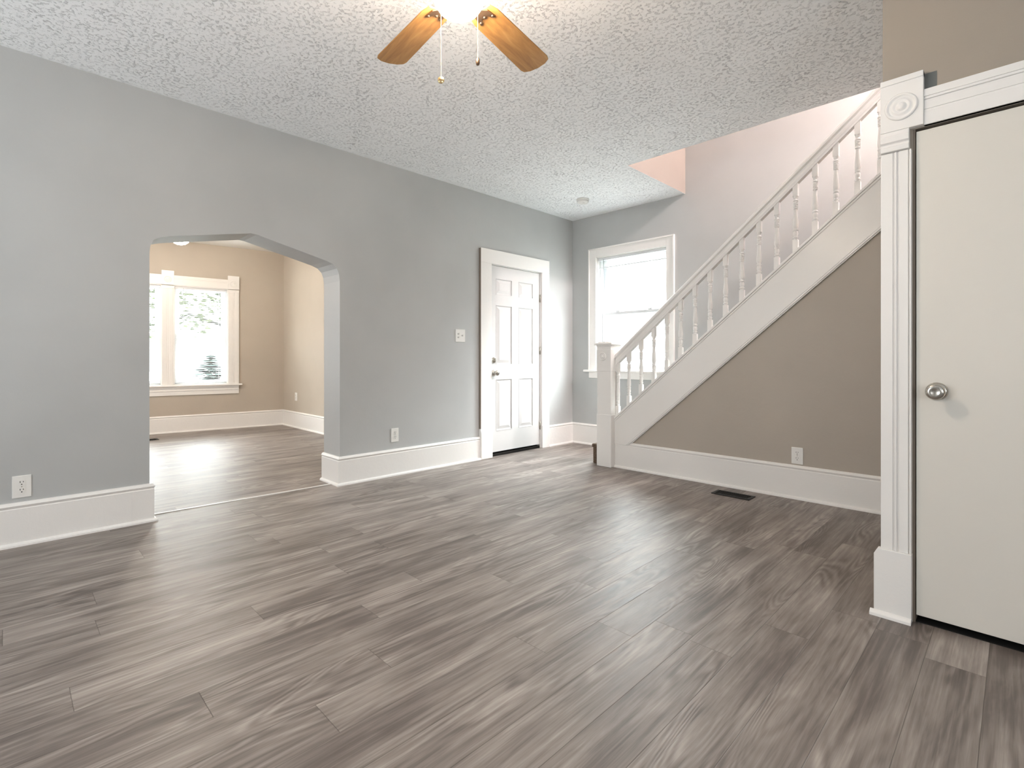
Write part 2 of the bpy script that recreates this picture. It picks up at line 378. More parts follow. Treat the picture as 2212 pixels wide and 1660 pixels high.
# ------------------------------------------------------------------ windows
def sash_set(parent, x0, x1, z0, z1, zr, y):
    """two vinyl sashes filling an opening, y = depth of inner face of the lower sash"""
    def sash(a, b, yy, name):
        bm = B(); w = 0.042
        holes(bm, x0 + 0.022, x1 - 0.022, a, b, [(x0 + 0.022 + w, x1 - 0.022 - w, a + w, b - w * 0.85)], fXZ, yy, yy + 0.03)
        s = obj(name, bm, M_vinyl, parent, 0.004)
        bm = B(); box(bm, x0 + 0.022 + w - 0.004, x1 - 0.022 - w + 0.004, yy + 0.013, yy + 0.017, a + w - 0.004, b - w * 0.85 + 0.004)
        g = obj('pane', bm, M_glass, s)
        return s
    lo = sash(z0 + 0.012, zr + 0.016, y, 'lower_sash'); sash(zr - 0.016, z1 - 0.012, y + 0.034, 'upper_sash')
    for fx in (0.27, 0.73):
        cx = x0 + (x1 - x0) * fx
        bm = B(); box(bm, cx - 0.025, cx + 0.025, y - 0.002, y + 0.026, zr + 0.016, zr + 0.026); tube(bm, (cx - 0.012, y + 0.012, zr + 0.03), (cx + 0.03, y + 0.004, zr + 0.031), 0.005)
        obj('sash_lock', bm, M_vinyl, lo)
    bm = B()
    box(bm, x0, x0 + 0.022, y - 0.02, y + 0.07, z0, z1); box(bm, x1 - 0.022, x1, y - 0.02, y + 0.07, z0, z1)
    box(bm, x0, x1, y - 0.02, y + 0.07, z1 - 0.015, z1); box(bm, x0, x1, y - 0.02, y + 0.07, z0, z0 + 0.014)
    obj('window_frame', bm, M_vinyl, parent, 0.002)
def jambs(parent, x0, x1, z0, z1, d):
    bm = B(); t = 0.012
    box(bm, x0, x0 + t, 0, d, z0, z1); box(bm, x1 - t, x1, 0, d, z0, z1); box(bm, x0, x1, 0, d, z1 - t, z1); box(bm, x0, x1, 0, d, z0, z0 + t)
    obj('jamb', bm, M_trim, parent)
# stair-hall window
win = struct(empty('window_1', (0, YF, 0)))
jambs(win, WX0, WX1, WZ0, WZ1, 0.07)
sash_set(win, WX0 + 0.008, WX1 - 0.008, WZ0 + 0.01, WZ1 - 0.01, 1.56, 0.075)
bm = B(); cw = 0.098
box(bm, WX0 - cw, WX0 + 0.004, -0.018, 0, WZ0, WZ1 + cw); box(bm, WX1 - 0.004, WX1 + 0.085, -0.018, 0, WZ0, WZ1 + cw); box(bm, WX0 + 0.004, WX1 - 0.004, -0.018, 0, WZ1 - 0.004, WZ1 + cw)
box(bm, WX0 - cw - 0.004, WX0 - cw + 0.012, -0.028, 0, WZ0, WZ1 + cw + 0.004); box(bm, WX1 + 0.085 - 0.012, WX1 + 0.089, -0.028, 0, WZ0, WZ1 + cw + 0.004)
box(bm, WX0 - cw, WX1 + 0.085, -0.028, 0, WZ1 + cw - 0.012, WZ1 + cw + 0.004)
obj('casing', bm, M_trim, win, 0.0025)
bm = B(); box(bm, WX0 - cw - 0.06, WX1 + 0.145, -0.055, 0.075, WZ0 - 0.024, WZ0); obj('window_sill', bm, M_trim, win, 0.006)
bm = B(); box(bm, WX0 - cw, WX1 + 0.085, -0.020, 0, WZ0 - 0.098, WZ0 - 0.024); obj('apron', bm, M_trim, win, 0.003)
# side-room double window
win2 = struct(empty('window_2', (*PC, 0), RA))
for a in (-1.432, -2.232):
    jambs(win2, a, a + 0.664, 0.66, 2.05, 0.06); sash_set(win2, a + 0.008, a + 0.656, 0.668, 2.045, 1.362, 0.065)
def rosette_disc(bm, c, r, axis_sign, axis='Y', seg=36):
    s = axis_sign
    prof = [(r, 0), (r, 0.004 * s), (r * 0.93, 0.0075 * s), (r * 0.84, 0.007 * s), (r * 0.78, 0.001 * s), (r * 0.66, 0.001 * s), (r * 0.58, 0.007 * s), (r * 0.48, 0.0085 * s), (r * 0.38, 0.003 * s), (r * 0.33, 0.004 * s), (r * 0.25, 0.010 * s), (r * 0.12, 0.013 * s), (0, 0.0135 * s)]
    lathe(bm, prof, c, axis, seg)
def fluted(bm, x0, x1, z0, z1, yb):
    """casing board with raised flutes, back at yb, room toward -y"""
    w = x1 - x0; box(bm, x0, x1, yb - 0.018, yb, z0, z1)
    for a, b, h in ((0.0, 0.40, 0.004), (0.46, 0.53, 0.006), (0.60, 0.90, 0.005), (0.94, 1.0, 0.008)):
        box(bm, x0 + a * w, x0 + b * w, yb - 0.018 - h, yb - 0.018, z0, z1)
bm = B()
for a, b in ((-0.768, -0.626), (-1.568, -1.432), (-2.37, -2.232)):
    fluted(bm, a, b, 0.66, 2.0, 0)
obj('casing', bm, M_trim, win2, 0.0015)
bm = B()
for a, b in ((-1.432, -0.768), (-2.232, -1.568)):
    box(bm, a, b, -0.019, 0, 2.05, 2.185); box(bm, a, b, -0.024, 0, 2.135, 2.142); box(bm, a, b, -0.024, 0, 2.15, 2.185)
obj('header', bm, M_trim, win2, 0.002)
for a, b in ((-0.770, -0.622), (-1.572, -1.428), (-2.374, -2.228)):
    bm = B(); box(bm, a, b, -0.028, 0, 2.048, 2.245); box(bm, a + 0.003, b - 0.003, -0.026, 0, 2.0, 2.04)
    k = obj('corner_block', bm, M_trim, win2, 0.002)
    bm = B(); rosette_disc(bm, ((a + b) / 2, -0.0279, 2.125), 0.045, -1); obj('rosette', bm, M_trim, k)
bm = B(); box(bm, -2.42, -0.583, -0.055, 0.065, 0.636, 0.66); obj('window_sill', bm, M_trim, win2, 0.006)
bm = B(); box(bm, -2.37, -0.626, -0.018, 0, 0.515, 0.636); box(bm, -2.37, -0.626, -0.026, 0, 0.575, 0.583); box(bm, -2.37, -0.626, -0.03, 0, 0.610, 0.636); obj('apron', bm, M_trim, win2, 0.002)

def blind(name, loc, rz, x0, x1, z0, z1, y, label, group, wand_len, wand_side=0.08, tilt=6, raised=False):
    t = empty(name, loc, rz); tag(t, label, 'blind', group)
    bm = B(); box(bm, x0 + 0.002, x1 - 0.002, y - 0.018, y + 0.018, z1 - 0.03, z1 - 0.001); obj('headrail', bm, M_vinyl, t, 0.002)
    bm = B(); z = z1 - 0.042; tl = R_(tilt)
    if raised: z0 = z1 - 0.135
    while z > z0 + 0.03:
        c, s = 0.0065 * math.cos(tl), 0.0065 * math.sin(tl)
        a = [bm.verts.new(p) for p in ((x0 + 0.004, y - c, z - s), (x1 - 0.004, y - c, z - s), (x1 - 0.004, y, z + 0.0009), (x0 + 0.004, y, z + 0.0009), (x1 - 0.004, y + c, z + s), (x0 + 0.004, y + c, z + s))]
        b = [bm.verts.new((v.co.x, v.co.y, v.co.z - 0.0005)) for v in a]
        bm.faces.new([a[0], a[1], a[2], a[3]]); bm.faces.new([a[3], a[2], a[4], a[5]]); bm.faces.new([b[3], b[2], b[1], b[0]]); bm.faces.new([b[5], b[4], b[2], b[3]])
        bm.faces.new([a[0], b[0], b[1], a[1]]); bm.faces.new([a[5], a[4], b[4], b[5]])
        z -= 0.0045 if raised else 0.0215
    o = obj('slats', bm, M_slat, t); o['kind'] = 'stuff'
    bm = B(); box(bm, x0 + 0.004, x1 - 0.004, y - 0.012, y + 0.012, z0 + 0.012, z0 + 0.024); obj('bottom_rail', bm, M_vinyl, t, 0.002)
    for fx in (0.16, 0.84):
        bm = B(); xx = x0 + (x1 - x0) * fx
        for yy in (-0.009, 0.009): tube(bm, (xx, y + yy, z0 + 0.02), (xx, y + yy, z1 - 0.03), 0.0007, 5)
        box(bm, xx - 0.001, xx + 0.001, y - 0.009, y + 0.009, z0 + 0.02, z0 + 0.0215)
        obj('ladder_cord', bm, M_slat, t)
    bm = B(); xx = x0 + wand_side; tube(bm, (xx, y - 0.024, z1 - 0.03 - wand_len), (xx, y - 0.024, z1 - 0.02), 0.0035, 8); obj('tilt_wand', bm, mat('clear_grey_wand', (0.42, 0.46, 0.45), 0.2), t)
blind('window_blind', (0, YF, 0), 0, WX0 + 0.015, WX1 - 0.015, WZ0 + 0.012, WZ1 - 0.012, 0.035, 'white mini blind drawn up to the top of the window behind the staircase', None, 0.66, 0.075, 0, True)
blind('window_blind', (*PC, 0), RA, -1.418, -0.782, 0.674, 2.036, 0.033, 'white mini blind in the right half of the double window in the beige side room', None, 0.55, 0.10, -9)
blind('window_blind', (*PC, 0), RA, -2.218, -1.582, 0.674, 2.036, 0.033, 'white mini blind in the left half of the double window, partly hidden by the arch', None, 0.55, 0.10, -9)

# ------------------------------------------------------------------ exterior door in the left wall
dr = struct(empty('door_1', (XL, 0, 0)))
# local frame: y along the wall, x toward the room
SY0, SY1, SZ0, SZ1 = 3.583, 4.352, 0.045, 2.008
panels = [(3.676, 3.902, 1.712, 1.872), (4.018, 4.238, 1.712, 1.872), (3.676, 3.902, 0.972, 1.590), (4.018, 4.238, 0.972, 1.590), (3.676, 3.902, 0.270, 0.806), (4.018, 4.238, 0.270, 0.806)]
bm = B(); box(bm, -0.050, -0.012, SY0, SY1, SZ0, SZ1)
holes(bm, SY0, SY1, SZ0, SZ1, [(a, b, c, d) for a, b, c, d in panels], fYZ, -0.012, -0.004)
def frustum(bm, a, b, c, d, x0, x1, ins):
    v = [bm.verts.new((x0, y, z)) for y, z in ((a, c), (b, c), (b, d), (a, d))]; w = [bm.verts.new((x1, y, z)) for y, z in ((a + ins, c + ins), (b - ins, c + ins), (b - ins, d - ins), (a + ins, d - ins))]
    bm.faces.new(w)
    for i in range(4): bm.faces.new([v[i], v[(i + 1) % 4], w[(i + 1) % 4], w[i]])
for a, b, c, d in panels:
    frustum(bm, a + 0.012, b - 0.012, c + 0.012, d - 0.012, -0.012, -0.003, 0.030)
    # bead around each panel
    for q in ((a - 0.006, b + 0.006, c - 0.006, c), (a - 0.006, b + 0.006, d, d + 0.006), (a - 0.006, a, c, d), (b, b + 0.006, c, d)):
        box(bm, -0.004, -0.0015, q[0], q[1], q[2], q[3])
slab = obj('door_slab', bm, M_door, dr)
bm = B(); box(bm, -0.10, -0.0, DY0, SY0 - 0.004, 0, DZ1); box(bm, -0.10, -0.0, SY1 + 0.006, DY1, 0, DZ1); box(bm, -0.10, 0, DY0, DY1, SZ1 + 0.004, DZ1)
obj('jamb', bm, M_trim, dr)
bm = B(); box(bm, -0.11, -0.052, DY0, DY1, 0, DZ1); obj('shadow_gap', bm, M_void, dr)
bm = B(); box(bm, -0.052, -0.002, SY0 - 0.003, SY1 + 0.006, 0.0, 0.028); obj('threshold', bm, M_black, dr, 0.003)
bm = B()
box(bm, 0.0, 0.028, 3.430, 3.579, 0.30, SZ1 + 0.01); box(bm, 0, 0.028, 4.368, 4.492, 0.26, SZ1 + 0.01); box(bm, 0, 0.028, 3.430, 4.492, SZ1 + 0.01, 2.164)
obj('casing', bm, M_trim, dr, 0.002)
bm = B(); box(bm, 0.0, 0.026, 3.4255, 3.4298, 0.30, 2.160); o = obj('casing_edge', bm, M_edge, dr); o['label'] = 'bare brown edge of the door casing'
bm = B(); prism(bm, [(0, 0), (0.040, 0), (0.040, 0.265), (0.028, 0.312), (0, 0.312)], lambda u, v, d: (u, d, v), 3.424, 3.581); obj('plinth_block', bm, M_trim, dr, 0.004)
bm = B(); prism(bm, [(0, 0), (0.034, 0), (0.034, 0.25), (0.026, 0.272), (0, 0.272)], lambda u, v, d: (u, d, v), 4.366, 4.490); obj('plinth_block', bm, M_trim, dr, 0.004)
for z in (0.26, 1.12, 1.72):
    bm = B(); lathe(bm, [(0, -0.045), (0.006, -0.045), (0.006, 0.045), (0, 0.045)], (0.004, SY1 + 0.004, z), 'Z', 10); box(bm, -0.004, 0.001, SY1 - 0.006, SY1 + 0.014, z - 0.043, z + 0.043)
    obj('hinge', bm, M_chrome, dr)
def knob_x(bm, y, z, s=1.0):
    lathe(bm, [(0, -0.006), (0.032, -0.006), (0.032, 0.002), (0.027, 0.008), (0.013, 0.010), (0.011, 0.034), (0.020, 0.040), (0.0275, 0.050), (0.027, 0.060), (0.019, 0.066), (0, 0.067)], (0, y, z), 'X', 28)
bm = B(); knob_x(bm, 3.632, 0.878); box(bm, 0.066, 0.069, 3.624, 3.640, 0.876, 0.880, 1); obj('door_knob', bm, [M_chrome, M_slot], dr)
bm = B(); lathe(bm, [(0, -0.006), (0.031, -0.006), (0.031, 0.004), (0.024, 0.012), (0, 0.012)], (0, 3.632, 1.012), 'X', 28); box(bm, 0.010, 0.026, 3.627, 3.637, 0.990, 1.034)
obj('deadbolt', bm, M_chrome, dr, 0.001)

# ------------------------------------------------------------------ plain slab door on the right
d2 = struct(empty('door_2', (0, YD, 0)))
bm = B(); box(bm, DX0 + 0.004, DX1 - 0.002, -0.002, 0.035, 0.032, 1.913); obj('door_slab', bm, M_slab, d2, 0.0015)
bm = B(); lathe(bm, [(0, 0.0), (0.034, 0.0), (0.034, -0.004), (0.028, -0.009), (0.013, -0.012), (0.012, -0.034), (0.020, -0.040), (0.0285, -0.047), (0.0300, -0.053), (0.0275, -0.059), (0.020, -0.0635), (0.012, -0.0615), (0, -0.0605)], (-0.222, -0.002, 0.905), 'Y', 36)
obj('door_knob', bm, M_chrome, d2)
CX0, CX1 = XD - 0.003, -0.2965
bm = B(); fluted(bm, CX0, CX1, 0.268, 1.846, 0)
fluted(bm, 0.53, 0.63, 0.268, 1.846, 0)
obj('casing', bm, M_trim, d2, 0.0015)
for a, b, w in ((CX0, -0.259, 1), (0.49, 0.63, 0)):
    bm = B(); box(bm, a, b, -0.030, 0, 1.928, 2.134); box(bm, a, b, -0.034, 0, 2.112, 2.134)
    a2, b2 = (a, -0.303) if w else (0.53, b)
    prism(bm, [(0, 1.846), (-0.030, 1.850), (-0.032, 1.866), (-0.024, 1.874), (-0.024, 1.880), (-0.034, 1.886), (-0.034, 1.906), (-0.028, 1.914), (-0.028, 1.928), (0, 1.928)], lambda u, v, d: (d, u, v), a2, b2)
    k = obj('corner_block', bm, M_trim, d2, 0.002)
    bm = B(); rosette_disc(bm, ((a + b) / 2 - 0.001, -0.0299, 2.016), 0.052, -1); obj('rosette', bm, M_trim, k)
bm = B(); box(bm, -0.259, 0.49, -0.018, 0, 1.926, 2.062); box(bm, -0.259, 0.49, -0.021, 0, 1.985, 2.016); box(bm, -0.259, 0.49, -0.025, 0, 2.022, 2.027); box(bm, -0.259, 0.49, -0.023, 0, 2.034, 2.062); box(bm, -0.259, 0.49, -0.022, 0, 1.926, 1.975)
obj('header', bm, M_trim, d2, 0.0015)
for a, b in ((CX0 - 0.022, CX1 + 0.001), (0.528, 0.65)):
    bm = B(); prism(bm, [(a, 0), (b, 0), (b, 0.268), (a + 0.012, 0.268), (a, 0.245)], fXZ, -0.031, 0.0)
    k = obj('plinth_block', bm, M_trim, d2, 0.002)
    bm = B(); prism(bm, [(0, 0), (-0.018, 0), (-0.016, 0.010), (-0.008, 0.018), (0, 0.021)], lambda u, v, d: (d, -0.031 + u, v), a - 0.012, b)
    obj('shoe_moulding', bm, M_trim, k)
bm = B(); box(bm, DX0 - 0.006, DX0 + 0.001, 0.002, 0.11, 0, DZT); box(bm, DX1, DX1 + 0.006, 0.002, 0.11, 0, DZT); obj('jamb', bm, M_edge, d2)

# ------------------------------------------------------------------ staircase
SL = 0.8655
zt = lambda x: 0.457 + SL * (x + 2.713)            # top of stringer
zb = lambda x: zt(x) - 0.338
XE = -0.10
st = empty('staircase', (-2.80, 4.12, 0)); tag(st, 'white painted staircase with turned balusters rising to the right', 'staircase')
def sobj(name, bm, m, parent=None, bevel=0.0):
    bmesh.ops.translate(bm, vec=(2.80, -4.12, 0), verts=bm.verts)
    return obj(name, bm, m, parent or st, bevel)
# wall under the flight
bm = B(); xb0 = -2.713 + (0.02 + 0.338 - 0.457) / SL
prism(bm, [(-2.76, 0), (1.1, 0), (1.1, zb(1.1)), (xb0, zb(xb0)), (-2.76, zb(xb0))], fXZ, YS, YS + 0.09)
struct(obj('wall_stair', bm, M_under))
base('baseboard_stair', [(XD, YS), (-2.742, YS)], 0.246, 0.016)
# stringer board
bm = B(); xa = -2.735; ya, yb = YS - 0.016, YS - 0.0005
prism(bm, [(xa, 0.222), (-2.713 + (0.222 + 0.338 - 0.457) / SL, 0.222), (XE, zb(XE)), (XE, zt(XE)), (xa, zt(xa))], fXZ, ya - 0.006, yb)
sobj('stringer', bm, M_trim)
bm = B(); x1_ = -2.713 + (0.228 + 0.338 - 0.457) / SL
prism(bm, [(x1_, zb(x1_)), (XE, zb(XE)), (XE, zb(XE) - 0.030), (x1_ + 0.035, zb(x1_ + 0.035) - 0.030)], fXZ, ya - 0.003, yb); prism(bm, [(x1_ + 0.012, zb(x1_ + 0.012) - 0.010), (XE, zb(XE) - 0.010), (XE, zb(XE) - 0.020), (x1_ + 0.024, zb(x1_ + 0.024) - 0.020)], fXZ, ya - 0.010, yb)
sobj('stringer_moulding', bm, M_trim, None, 0.002)
bm = B(); prism(bm, [(xa + 0.005, zt(xa + 0.005) - 0.004), (XE, zt(XE) - 0.004), (XE, zt(XE) + 0.020), (xa + 0.005, zt(xa + 0.005) + 0.020)], fXZ, ya - 0.018, YS + 0.085)
prism(bm, [(xa + 0.005, zt(xa + 0.005) - 0.024), (XE, zt(XE) - 0.024), (XE, zt(XE) - 0.004), (xa + 0.005, zt(xa + 0.005) - 0.004)], fXZ, ya - 0.011, yb)
sobj('stringer_cap', bm, M_trim, None, 0.003)
# inner stringer face toward the steps
bm = B(); prism(bm, [(-2.735, 0.0), (1.09, zb(1.09) - 0.02), (1.09, zt(1.09)), (-2.735, zt(-2.735))], fXZ, YS + 0.091, YS + 0.108); sobj('inner_stringer', bm, M_trim)
rise, run = 0.2206, 0.255
for i in range(13):
    x = (-2.945 if i else -2.978) + i * run; y0 = 4.125 if i == 0 else YS + 0.109
    if i == 0:
        bm = B(); box(bm, x, -2.885, 4.108, YF - 0.001, 0, 0.186); box(bm, -2.885, -2.69, YS + 0.109, YF - 0.001, 0, 0.186)
        box(bm, x - 0.012, -2.885, 4.104, YF - 0.001, 0.155, 0.190)
    else:
        bm = B(); box(bm, x, x + run + 0.01, y0, YF - 0.001, i * rise - 0.04, (i + 1) * rise - 0.034 + 0.0); box(bm, x - 0.02, x + run, y0, YF - 0.001, (i + 1) * rise - 0.060, (i + 1) * rise - 0.030)
    sobj('step', bm, M_carpet, None, 0.008)
# wall-side skirt board
bm = B(); prism(bm, [(-2.95, 0), (-2.75, 0), (1.09, zt(1.09) - 0.45), (1.09, zt(1.09) - 0.02), (-2.80, zt(-2.80) - 0.02), (-2.95, 0.25)], fXZ, YF - 0.018, YF - 0.0005); sobj('skirt_board', bm, M_trim)
# newel
NX, NY = -2.797, 4.112; hw = 0.078
bm = B(); box(bm, NX - hw, NX + hw, NY - hw, NY + hw, 0.0, 1.160)
nv = sobj('newel_post', bm, M_trim, None, 0.004)
bm = B()
box(bm, NX - hw - 0.004, NX + hw + 0.004, NY - hw - 0.004, NY + hw + 0.004, 0.0, 0.50)
sobj('newel_base', bm, M_trim, nv, 0.006)
bm = B(); box(bm, NX - hw - 0.004, NX + hw + 0.004, NY - hw - 0.004, NY + hw + 0.004, 0.905, 1.120)
sobj('newel_block', bm, M_trim, nv, 0.006)
bm = B(); box(bm, NX - hw - 0.022, NX + hw + 0.022, NY - hw - 0.022, NY + hw + 0.022, 1.160, 1.178); box(bm, NX - hw + 0.005, NX + hw - 0.005, NY - hw + 0.005, NY + hw - 0.005, 1.178, 1.190); box(bm, NX - hw - 0.008, NX + hw + 0.008, NY - hw - 0.008, NY + hw + 0.008, 1.145, 1.160)
sobj('newel_cap', bm, M_trim, nv, 0.003)
bm = B(); rosette_disc(bm, (NX - 0.012, NY - hw - 0.004, 1.048), 0.040, -1); sobj('rosette', bm, M_trim, nv)
# handrail: moulded section swept along the pitch
zr = lambda x: 1.060 + 0.867 * (x + 2.733)
sec = [(-0.022, -0.112), (0.022, -0.112), (0.022, -0.094), (0.024, -0.090), (0.026, -0.070), (0.020, -0.060), (0.020, -0.052), (0.034, -0.040), (0.036, -0.024), (0.030, -0.010), (0.018, -0.002), (0, 0), (-0.018, -0.002), (-0.030, -0.010), (-0.036, -0.024), (-0.034, -0.040), (-0.020, -0.052), (-0.020, -0.060), (-0.026, -0.070), (-0.024, -0.090), (-0.022, -0.094)]
RY = YS + 0.012
bm = B(); prs = []
for x in (NX + hw - 0.006, -0.12): prs.append([bm.verts.new((x, RY + a, zr(x) + b)) for a, b in sec])
k = len(sec)
for j in range(k): bm.faces.new([prs[0][j], prs[0][(j + 1) % k], prs[1][(j + 1) % k], prs[1][j]])
bm.faces.new(prs[0]); bm.faces.new(prs[1][::-1]); sobj('handrail', bm, M_trim)
# balusters
def baluster_mesh():
    bm = B(); h = 0.0168; L0 = 0.0; top = 0.512
    def sq(z0a, z0b, z1a, z1b):
        v = [bm.verts.new(p) for p in ((-h, -h, z0a), (h, -h, z0b), (h, h, z0b), (-h, h, z0a), (-h, -h, z1a), (h, -h, z1b), (h, h, z1b), (-h, h, z1a))]
        for f in ((0, 3, 2, 1), (4, 5, 6, 7), (0, 1, 5, 4), (1, 2, 6, 5), (2, 3, 7, 6), (3, 0, 4, 7)): bm.faces.new([v[i] for i in f])
    sq(-SL * h - 0.004, SL * h - 0.004, 0.090, 0.090)
    sq(0.412, 0.412, top - SL * h + 0.006, top + SL * h + 0.006)
    pr = [(0.0165, 0.086), (0.0165, 0.092), (0.012, 0.100), (0.0175, 0.104), (0.0175, 0.112), (0.012, 0.115), (0.0155, 0.122), (0.0172, 0.136), (0.0155, 0.150), (0.012, 0.153), (0.0175, 0.158), (0.0175, 0.167), (0.0125, 0.172), (0.016, 0.178), (0.0185, 0.192), (0.0185, 0.207), (0.0165, 0.238), (0.013, 0.280), (0.0115, 0.312), (0.0115, 0.318)]
    z = 0.320
    for q in range(5): pr += [(0.0160, z), (0.0160, z + 0.006), (0.0128, z + 0.0075), (0.0128, z + 0.0095)]; z += 0.0105
    pr += [(0.0180, 0.376), (0.0165, 0.383), (0.0110, 0.388), (0.0110, 0.394), (0.0160, 0.404), (0.0165, 0.414)]
    lathe(bm, pr, (0, 0, 0), 'Z', 16)
    return bm
xs = [-2.708 + 0.1284 * i for i in range(17)]
b0 = obj('baluster', baluster_mesh(), M_trim, st)
for i, x in enumerate(xs):
    o = b0 if i == 0 else b0.copy()
    if i: COL.objects.link(o); o.parent = st
    if i == 0: x = x + 0.008
    o.location = (x + 2.80, RY - 4.12, zt(x) + 0.020)

# ------------------------------------------------------------------ ceiling fans
def fan(loc, label, rot, chains=True, zb_=0.012):
    t = empty('ceiling_fan', loc); tag(t, label, 'ceiling fan')
    H0 = CE - loc[2]
    bm = B(); lathe(bm, [(0, H0 - 0.0005), (0.085, H0 - 0.0005), (0.088, H0 - 0.012), (0.070, H0 - 0.05), (0.030, H0 - 0.062), (0, H0 - 0.062)]); obj('canopy', bm, M_chrome, t)
    bm = B(); lathe(bm, [(0, 0.225), (0.05, 0.225), (0.105, 0.205), (0.125, 0.17), (0.125, 0.13), (0.11, 0.108), (0.07, 0.096), (0.065, 0.05), (0, 0.05)], seg=40); obj('motor_housing', bm, M_chrome, t)
    bm = B(); lathe(bm, [(0, 0.098), (0.075, 0.098), (0.100, 0.082), (0.102, 0.055), (0.094, 0.050), (0, 0.050)], seg=40); obj('light_fitter', bm, M_chrome, t)
    bm = B(); lathe(bm, [(0.090, 0.058), (0.097, 0.048), (0.103, 0.025), (0.102, -0.002), (0.094, -0.030), (0.077, -0.056), (0.052, -0.075), (0.025, -0.084), (0, -0.086)], seg=40)
    o = obj('globe', bm, M_globe, t); o['label'] = 'lit round frosted glass globe'
    for k in range(5):
        a = R_(rot + 72 * k)
        bm = B()
        out = [(0.135, -0.050), (0.18, -0.062), (0.570, -0.074), (0.590, -0.068), (0.606, -0.042), (0.612, 0.0), (0.606, 0.042), (0.590, 0.068), (0.570, 0.074), (0.18, 0.062), (0.135, 0.050)]
        prism(bm, out, fXY, 0.0, 0.006)
        bl = obj('blade', bm, [M_oak], t, 0.0015)
        bl.rotation_euler = (R_(-9), 0, a); bl.location = (0, 0, zb_)
        bm = B(); prism(bm, [(0.105, -0.016), (0.125, -0.012), (0.145, -0.032), (0.195, -0.038), (0.188, -0.022), (0.165, -0.014), (0.178, 0.0), (0.165, 0.014), (0.188, 0.022), (0.195, 0.038), (0.145, 0.032), (0.125, 0.012), (0.105, 0.016)], fXY, -0.007, -0.0005)
        for px, py in ((0.182, -0.030), (0.167, 0.0), (0.182, 0.030)): lathe(bm, [(0.006, -0.007), (0.005, -0.010), (0, -0.011)], (px, py, 0), 'Z', 10)
        ar = obj('blade_arm', bm, M_bronze, bl)
    u = Vector((math.cos(R_(45)), math.sin(R_(45)), 0)); w = Vector((-math.cos(R_(45)), math.sin(R_(45)), 0))
    for off, zl, kind in ((-0.081, -0.266, 0), (0.067, -0.190, 1)) if chains else ():
        p = u * off + w * 0.092
        bm = B(); zz = 0.065
        while zz > zl:
            lathe(bm, [(0, zz + 0.0015), (0.0013, zz + 0.0006), (0.0013, zz - 0.0006), (0, zz - 0.0015)], (p.x, p.y, 0), 'Z', 6); zz -= 0.0034
        tube(bm, (p.x, p.y, zl), (p.x, p.y, 0.07), 0.0007, 5); tube(bm, (p.x * 0.80, p.y * 0.80, 0.068), (p.x, p.y, 0.068), 0.003, 8)
        ch = obj('pull_chain', bm, M_brass, t)
        if kind == 0:
            bm = B(); n_ = Vector((0, 0, 0)); lathe(bm, [(0, -0.004), (0.012, -0.004), (0.0135, -0.002), (0.0135, 0.002), (0.012, 0.004), (0, 0.004)], (0, 0, 0), 'Y', 20)
            box(bm, -0.010, 0.010, -0.0052, -0.004, -0.0012, 0.0012, 1); box(bm, -0.0012, 0.0012, -0.0052, -0.004, -0.010, 0.010, 1)
            o = obj('pull_disc', bm, [M_brass, M_bronze], ch); o.location = (p.x, p.y, zl - 0.012); o.rotation_euler = (0, 0, R_(45)); 
        else:
            bm = B(); lathe(bm, [(0, 0.002), (0.004, 0.0), (0.0075, -0.006), (0.0082, -0.020), (0.006, -0.027), (0, -0.028)], (p.x, p.y, zl), 'Z', 14); obj('pull_knob', bm, M_bronze, ch)
    return t
fan((-1.525, 1.235, 2.430), 'ceiling fan with golden oak blades and lit round globe in the grey main room', 102)
fan((-6.70, 1.400, 2.402), 'ceiling fan with lit globe just visible under the arch in the beige side room', 20, False, 0.095)

# ------------------------------------------------------------------ small fittings
def outlet_parts(t, w=0.078, h=0.122, kind='outlet'):
    """local frame: face toward -y, width along x, centred on origin"""
    bm = B(); box(bm, -w / 2, w / 2, -0.0055, 0, -h / 2, h / 2); obj('cover_plate', bm, M_plate, t, 0.003)
    if kind == 'outlet':
        for zc in (0.021, -0.021):
            bm = B(); prism(bm, [(x, z + zc) for x, z in arc(0, 0, 0.0175, 35, 145, 5) + arc(0, 0, 0.0175, 215, 325, 5)], fXZ, -0.0075, -0.0050)
            s = obj('socket', bm, M_plate, t)
            bm = B(); box(bm, -0.0078, -0.0048, -0.0080, -0.0070, zc + 0.001, zc + 0.0095); box(bm, 0.0048, 0.0078, -0.0080, -0.0070, zc + 0.002, zc + 0.0090); lathe(bm, [(0.0030, -0.0070), (0.0030, -0.0080), (0, -0.0080)], (0, 0, zc - 0.008), 'Y', 10)
            obj('slots', bm, M_slot, s)
        bm = B(); lathe(bm, [(0.003, -0.0055), (0.003, -0.0066), (0, -0.0068)], (0, 0, 0), 'Y', 10); obj('screw', bm, M_chrome, t)
def outlet(loc, rz, label, **k):
    t = empty('wall_outlet', loc, rz); tag(t, label, 'wall outlet', 'wall outlets'); outlet_parts(t, **k); return t
outlet((XL, 0.067, 0.322), R_(90), 'white duplex outlet on the grey wall left of the arched opening')
outlet((XL, 2.437, 0.354), R_(90), 'white duplex outlet on the grey wall between the arch and the panelled door', w=0.074, h=0.122)
outlet((-1.152, YS, 0.316), 0, 'white duplex outlet on the taupe wall under the stairs')
outlet((-7.636, 3.08, 0.460), 0, 'small white outlet on the beige wall seen through the arch')
sw = empty('light_switch', (XL, 3.178, 1.256), R_(90)); tag(sw, 'white wide switch plate with three toggles left of the panelled door', 'light switch')
bm = B(); box(bm, -0.060, 0.060, -0.0065, 0, -0.062, 0.062); obj('cover_plate', bm, M_plate, sw, 0.003)
